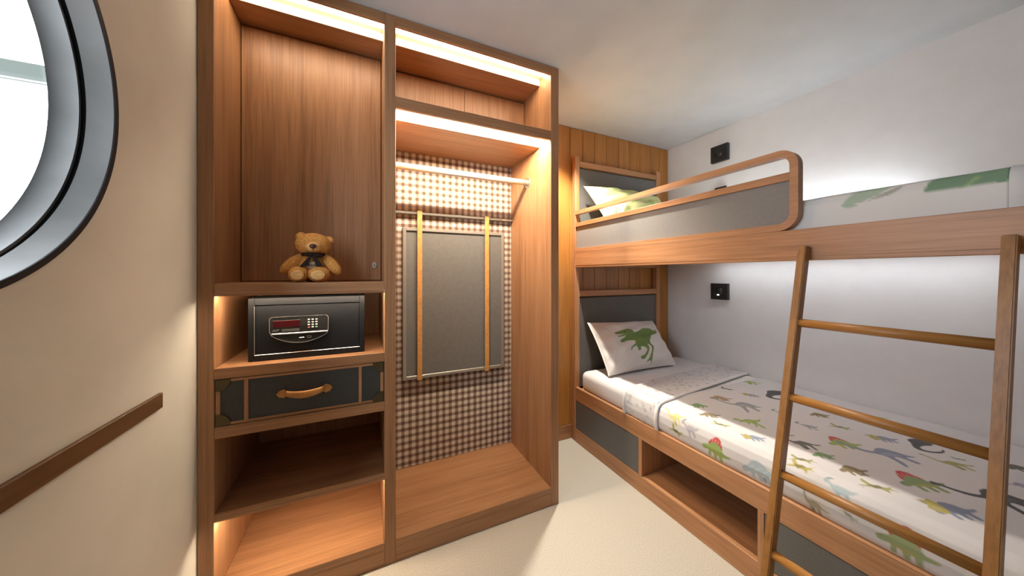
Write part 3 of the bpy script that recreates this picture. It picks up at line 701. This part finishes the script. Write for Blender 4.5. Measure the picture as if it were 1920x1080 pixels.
# lower duvet
RES = 0.0035
prof0 = [(1.500, .408), (1.487, .420), (1.479, .437), (1.4745, .470), (1.477, .505), (1.487, .533), (1.506, .551), (1.535, .5575), (1.8, .560), (2.2, .560), (2.48, .558), (2.525, .553), (2.546, .540)]
pr, tt = resample(prof0, RES); DY0, DY1 = 0.090, 1.285
t_at = lambda X: float(np.interp(X, pr[len(pr) // 6:, 0], tt[len(pr) // 6:]))
cv = Canvas(tt[-1], DY1 - DY0, RES, (0.64, 0.63, 0.64))
cv.nx = len(pr); cv.img = np.empty((cv.ny * 2, cv.nx * 2, 3)); cv.img[:] = (0.64, 0.63, 0.64)
def put(u, v, wpx, kind, col, flip=False, tilt=.08, k=1.0):
    a, b, c_ = on_z(u - wpx / 2, v - wpx / 2 * tilt, .56), on_z(u + wpx / 2, v + wpx / 2 * tilt, .56), on_z(u, v, .56)
    d = b - a; L = min(.30, math.hypot(d[0], d[1])); ang = math.atan2(d[1], d[0]) if abs(d[0]) + abs(d[1]) else 0
    dino(cv, kind, t_at(c_[0]), c_[1] - DY0 - .107 * 0, L * k, ang, col, flip)
for a in [(1407,716,42,'brac',G1),(1362,730,30,'pter',DK),(1350,746,44,'anky',(.38,.27,.18)),(1410,741,32,'trik',GY),(1456,741,60,'curl',DK),
          (1308,759,36,'anky',G2,True),(1390,763,84,'ples',GY),(1330,776,42,'anky',BR),(1407,792,54,'trex',G1),(1352,797,40,'pter',OL),(1415,820,42,'trik',BL),
          (1535,778,40,'anky',BR),(1518,800,38,'hadr',GY),(1577,802,44,'pter',OL),(1581,831,66,'spin',G1),(1657,821,50,'trik',BL),(1730,836,60,'curl',DK),
          (1507,832,64,'brac',(.16,.16,.15)),(1542,853,46,'anky',G2),(1665,857,122,'ples',BL),(1597,880,58,'anky',BR),(1790,870,70,'brac',OL),(1648,915,66,'pter',OL),
          (1723,903,90,'spin',(.24,.32,.16)),(1785,952,86,'trik',BL),(1880,945,150,'ples',DK),(1910,876,60,'anky',(.13,.14,.11)),(1918,915,60,'ples',(.30,.28,.38)),
          (1497,868,50,'pter',OL),(1470,775,34,'hadr',GY),(1478,816,30,'pter',GY),(1650,783,34,'brac',G1),(1800,862,30,'pter',G2)]:
    put(*a)
def put_t(X, z, Y, L, angd, kind, col, flip=False):     # on the draped side: by height and Y
    i = int(np.argmin((pr[:, 0] - X) ** 2 + (pr[:, 1] - z) ** 2)); dino(cv, kind, tt[i], Y - DY0, L, math.radians(angd), col, flip)
for Xs, zs, u, v, L, an, kind, col in [(1.49,.53,1268,772,.11,-60,'brac',(.62,.60,.28)),(1.478,.505,1296,800,.09,-70,'hadr',(.42,.42,.47)),(1.476,.455,1268,822,.09,-80,'pter',OL),
      (1.475,.475,1343,842,.125,-100,'spin',G1),(1.476,.480,1422,868,.135,-80,'anky',LB),(1.50,.548,1500,872,.09,-60,'pter',YE_),(1.49,.535,1578,912,.085,-70,'hadr',LB),
      (1.475,.45,1528,958,.085,-90,'brac',(.36,.36,.27)),(1.475,.47,1590,945,.06,-90,'pter',(.45,.48,.42)),(1.475,.47,1700,1012,.125,-95,'spin',(.30,.38,.20)),(1.476,.48,1890,1065,.11,-80,'anky',LB)]:
    q = on_x(u, v, Xs); put_t(Xs, zs, q[1], L, an, kind, col)
dv = cloth_sheet('duvet', pr, DY0, DY1, RES, None, cv.colors(), wave=.003, seed=3, thick=.007)
tag(dv, 'white duvet printed with small dinosaurs spread over the lower bunk', 'duvet')
# turned-down band with a small print
prof1 = [(p[0] + (-.010 if p[0] < 1.52 else 0), p[1] + (.014 if p[1] > .52 else .002)) for p in prof0]
pr1, t1_ = resample(prof1, .005); FY0, FY1 = 1.262, 1.502
cv1 = Canvas(t1_[-1], FY1 - FY0, .005, (0.65, 0.645, 0.655)); cv1.nx = len(pr1); cv1.img = np.empty((cv1.ny * 2, cv1.nx * 2, 3)); cv1.img[:] = (0.65, 0.645, 0.655)
for k in range(150):
    a, b = rng.random() * t1_[-1], rng.random() * (FY1 - FY0); L = .022 + .014 * rng.random()
    c_ = (0.42, 0.45, 0.50) if rng.random() < .6 else (.47, .43, .42)
    dino(cv1, ['anky', 'brac', 'trex', 'ples'][k % 4], a, b, L, (rng.random() - .5) * 1.2, c_, rng.random() < .5)
band = cloth_sheet('turned_down_band', pr1, FY0, FY1, .005, dv, cv1.colors(), shear=.107, wave=.004, seed=5, thick=.008)
# rounded lips at both edges of the band
for yy in (FY0, FY1):
    path_ = [(p[0], yy + .107 * (p[0] - 1.5), p[1] - .008) for p in pr1[::6]]
    V, Fc = [], []
    for i, p in enumerate(path_):
        for q in range(8):
            a = 2 * math.pi * q / 8; tgx = Vector(path_[min(i + 1, len(path_) - 1)]) - Vector(path_[max(i - 1, 0)]); nrm = Vector((-tgx.z, 0, tgx.x)).normalized()
            V.append((Vector(p) + nrm * (.009 * math.cos(a)) + Vector((0, 1, 0)) * (.010 * math.sin(a)))[:])
    for i in range(len(path_) - 1):
        for q in range(8): Fc.append((8 * i + q, 8 * i + (q + 1) % 8, 8 * i + 8 + (q + 1) % 8, 8 * i + 8 + q))
    mesh('band_hem', V, Fc, linen, dv, True)

# pillows
def pillow(name, TL, TR, BL_, BR_, thick, up, cols_fn, label, n=(150, 110), seed=1):
    TL, TR, BL_, BR_, up = (np.array(v, float) for v in (TL, TR, BL_, BR_, up)); up /= np.linalg.norm(up)
    nu, nv = n; u = np.linspace(-1, 1, nu); v = np.linspace(-1, 1, nv); Uq, Vq = np.meshgrid(u, v)
    pin_u = 1 - .045 * (1 - Vq ** 2) ; pin_v = 1 - .055 * (1 - Uq ** 2)
    a, b = (Uq * pin_u + 1) / 2, (Vq * pin_v + 1) / 2                    # 0..1 across, 0..1 from bottom to top
    base = ((1 - a) * b)[..., None] * TL + (a * b)[..., None] * TR + ((1 - a) * (1 - b))[..., None] * BL_ + (a * (1 - b))[..., None] * BR_
    th = np.clip(1 - np.abs(Uq) ** 2.6, 0, 1) ** .55 * np.clip(1 - np.abs(Vq) ** 2.6, 0, 1) ** .55
    r_ = np.random.default_rng(seed).random(6) * 6
    wr = .06 * np.sin(9 * Uq + 4 * Vq + r_[0]) + .05 * np.sin(14 * Vq - 5 * Uq + r_[1]) + .09 * np.sin(16 * np.arctan2(Vq + .9, Uq + .9) + r_[2]) * np.exp(-2.5 * ((Uq + 1) ** 2 + (Vq + .2) ** 2)) + .05 * np.sin(22 * np.arctan2(Vq - 1, Uq + 1)) * np.exp(-3 * ((Uq + 1) ** 2 + (Vq - 1) ** 2))
    top = base + (th * thick * (.62 + wr))[..., None] * up; bot = base - (th * thick * .38)[..., None] * up
    Vv = np.r_[top.reshape(-1, 3), bot.reshape(-1, 3)]; idx = np.arange(nu * nv).reshape(nv, nu); N = nu * nv
    q = np.stack([idx[:-1, :-1], idx[:-1, 1:], idx[1:, 1:], idx[1:, :-1]], -1).reshape(-1, 4); Fc = q.tolist() + (q[:, ::-1] + N).tolist()
    ring = list(idx[0, :]) + list(idx[1:, -1]) + list(idx[-1, -2::-1]) + list(idx[-2:0:-1, 0])
    Fc += [(ring[i], ring[(i + 1) % len(ring)], ring[(i + 1) % len(ring)] + N, ring[i] + N) for i in range(len(ring))]
    o = mesh(name, Vv, Fc, printed_cotton, None, True); me = o.data
    bm = bmesh.new(); bm.from_mesh(me); bmesh.ops.recalc_face_normals(bm, faces=bm.faces); bm.to_mesh(me); bm.free()
    cc = cols_fn(nu, nv); full = np.r_[cc.reshape(-1, 3), np.tile(cc[0, 0], (N, 1))]
    at = me.color_attributes.new('print', 'FLOAT_COLOR', 'POINT'); at.data.foreach_set('color', np.c_[full, np.ones(2 * N)].ravel())
    return tag(o, label, 'pillow')
TREX = [(470,310),(560,290),(620,275),(670,300),(710,340),(780,310),(850,265),(960,265),(1050,292),(1085,258),(1105,265),(1095,310),(1050,350),(980,372),(975,430),(1000,520),(1015,620),(1025,735),(1000,690),(940,715),(980,660),(985,600),(960,520),(915,480),(930,540),(940,620),(920,670),(870,680),(840,650),(900,625),(910,580),(880,540),(830,520),(830,570),(800,580),(790,540),(770,510),(720,530),(710,570),(690,560),(700,520),(740,490),(720,450),(640,440),(580,460),(540,450),(550,420),(600,390),(610,370),(500,395),(490,380),(580,355),(480,345)]
def print_low(nu, nv):
    # outline as seen on the flat pillow: corners TL, TR, BR, BL of the drawing -> unit square
    c = Canvas(1.0, (nv - 1) / (nu - 1), 1 / (nu - 1), (0.72, 0.69, 0.665), 3); k = (nv - 1) / (nu - 1)
    q = np.array([(20, 150), (1085, 110), (1510, 800), (330, 1020)], float); out = []
    for p in np.array(TREX, float):
        ab = np.array([.5, .5])
        for _ in range(12):
            a, b = ab; f = (1 - a) * (1 - b) * q[0] + a * (1 - b) * q[1] + a * b * q[2] + (1 - a) * b * q[3] - p
            J = np.c_[(1 - b) * (q[1] - q[0]) + b * (q[2] - q[3]), (1 - a) * (q[3] - q[0]) + a * (q[2] - q[1])]; ab = ab - np.linalg.solve(J, f)
        out.append((ab[0], (1 - ab[1]) * k))
    out = np.array(out); ctr_ = out.mean(0); out = ctr_ + (out - ctr_) * 1.15 + (-.095, -.075); c.poly(out, (0.165, 0.26, 0.075))
    e = out[1] + (out[46] - out[1]) * .25 + (.03, 0); c.poly(np.c_[e[0] + .008 * np.cos(np.linspace(0, 6, 9)), e[1] + .008 * np.sin(np.linspace(0, 6, 9))], (.02, .03, .02))
    return c.colors()
def print_up(nu, nv):
    c = Canvas(1.0, (nv - 1) / (nu - 1), 1 / (nu - 1), (0.60, 0.62, 0.30)); r_ = np.random.default_rng(8)
    for k in range(26):
        x, y, L, a = r_.random(), r_.random() * .75, .07 + .10 * r_.random(), r_.random() * 6.28
        P = np.array([(0, 0), (.4, .3), (1, 0), (.4, -.3)]) * L; R2 = np.array([[math.cos(a), -math.sin(a)], [math.sin(a), math.cos(a)]])
        c.poly(smooth_poly(P @ R2.T + (x, y), 4), (.33, .48, .16) if k % 3 else (.30, .46, .34), .7)
    return c.colors()
pb = on_z(1141, 706, .562); pb2 = on_z(1268, 684, .562)
pillow('pillow', on_y(1101, 605, 1.955), on_y(1223, 601, 1.970), pb, pb2, .15, (0, -.80, .62), print_low,
       'white pillow with a green dinosaur print on the lower bunk', seed=2)
pillow('pillow', on_y(1094, 349, 1.955), (2.30, 1.975, 1.955), (1.575, 1.72, 1.585), (2.36, 1.74, 1.585), .16, (0, -.82, .60), print_up,
       'pale green leaf patterned pillow on the upper bunk behind the guard rail', seed=6)

# upper mattress: white printed sheet drawn over it
profu = [(1.540, 1.402), (1.520, 1.404), (1.509, 1.412), (1.505, 1.44), (1.504, 1.50), (1.507, 1.540), (1.520, 1.562), (1.548, 1.5725), (1.7, 1.577), (2.0, 1.578), (2.29, 1.576), (2.40, 1.570), (2.435, 1.555), (2.446, 1.50), (2.446, 1.41)]
pru, tu = resample(profu, .005); UY0, UY1 = 0.200, 1.975
cu_ = Canvas(tu[-1], UY1 - UY0, .005, (.76, .765, .76)); cu_.nx = len(pru); cu_.img = np.empty((cu_.ny * 2, cu_.nx * 2, 3)); cu_.img[:] = (.76, .765, .76)
def tz(z): i = int(np.argmin(np.abs(pru[:len(pru) // 8, 1] - z))); return tu[i]
def up_poly(pts, col):     # (Y, z or t-beyond-edge)
    cu_.poly(smooth_poly([(tz(z) if z < 1.56 else tz(1.56) + (z - 1.56), y - UY0) for y, z in pts], 4), col)
up_poly([(.515, 1.545), (.518, 1.525), (.500, 1.515), (.478, 1.520), (.490, 1.527), (.495, 1.540), (.470, 1.556), (.42, 1.585), (.38, 1.66), (.44, 1.67), (.49, 1.60)], (.42, .55, .44))
up_poly([(.480, 1.540), (.455, 1.552), (.40, 1.572), (.38, 1.60), (.41, 1.585), (.455, 1.560)], (.42, .43, .38))
up_poly([(.330, 1.552), (.335, 1.575), (.30, 1.66), (.20, 1.70), (.185, 1.60), (.20, 1.553), (.225, 1.553), (.243, 1.536), (.262, 1.528), (.275, 1.536), (.277, 1.552), (.30, 1.557)], (.20, .33, .22))
up_poly([(.275, 1.536), (.268, 1.560), (.250, 1.59), (.245, 1.58), (.262, 1.552), (.266, 1.530)], (.33, .50, .24))
um = cloth_sheet('mattress', pru, UY0, UY1, .005, None, cu_.colors(), wave=.003, seed=11)
tag(um, 'upper bunk mattress in a white sheet with large green dinosaur print', 'mattress')
# end of the sheet, gathered at the foot
V, Fc = [], []; nsec = len(pru[::4]); ringP = pru[::4]; cxu, czu = 2.0, 1.49
for k in range(7):
    f = k / 6
    for i, (x, z) in enumerate(ringP):
        rr = .012 * f * math.sin(i * 1.7) ; V.append((x + (cxu - x) * .06 * f ** 2 + rr * .3, UY0 - .045 * math.sin(f * 1.57) + rr, z + (czu - z) * (.55 * f ** 2) + rr))
for k in range(6):
    for i in range(nsec - 1): Fc.append((k * nsec + i, k * nsec + i + 1, (k + 1) * nsec + i + 1, (k + 1) * nsec + i))
Fc.append(tuple(6 * nsec + i for i in range(nsec)))
mesh('sheet_end', V, Fc, linen, um, True)

# ------------------------------------------------------------------ boxes on the right wall
def wall_light(y0, y1, z0, z1, label, lit):
    t = thing('reading_light', (XR, (y0 + y1) / 2, z0), label, 'wall light')
    xf = XR - .030
    box('housing', (xf, XR - .0005), (y0, y1), (z0, z1), black_plastic, t, .002)
    yc, zc, r = (y0 + y1) / 2, (z0 + z1) / 2, (y1 - y0) * .30
    lathe('bezel', [(r, -.0025), (r * .86, -.0025), (r * .80, -.0003), (r, -.0003)], black_plastic, t, 40, 'X', (xf, yc, zc))
    blob('lamp_ball', (xf + .002, yc, zc), (.012, r * .78, r * .78), panel_black, t)
    if lit:
        lp = blob('lens', (xf - .0055, yc + .002, zc - r * .66), (.003, .0075, .0045), lens_glow, t, seg=16, rings=10); tag(lp, 'small glowing lens')
wall_light(1.510, 1.641, 2.172, 2.300, 'black square reading light on the white wall above the upper bunk', False)
wall_light(1.510, 1.641, 1.084, 1.211, 'black square reading light with lit lens on the wall above the lower bunk', True)
sk = thing('wall_switch', (XR, 1.575, 1.888), 'small black switch plate peeking over the guard rail on the wall', 'switch')
box('plate', (XR - .012, XR - .0005), (1.532, 1.620), (1.888, 1.974), black_plastic, sk, .002)
box('rocker', (XR - .016, XR - .0121), (1.546, 1.606), (1.902, 1.960), panel_black, sk, .001)

# ------------------------------------------------------------------ outside the porthole
bm_ = on_y(0, 108, 3.6); bz1 = bm_[2]; bz0 = on_y(0, 131, 3.6)[2]
ob = thing('roof_beam', (-5.0, 3.6, bz0 - .3), 'grey roof beam outside seen through the porthole', 'beam')
box('fascia', (-9.0, -0.9), (3.6, 3.75), (bz0, bz1), out_beam, ob, 0)
rod('cable', (-9.0, 3.6, on_y(0, 142, 3.6)[2]), (-0.9, 3.6, on_y(0, 142, 3.6)[2]), .006, frame_grey, ob, 8)
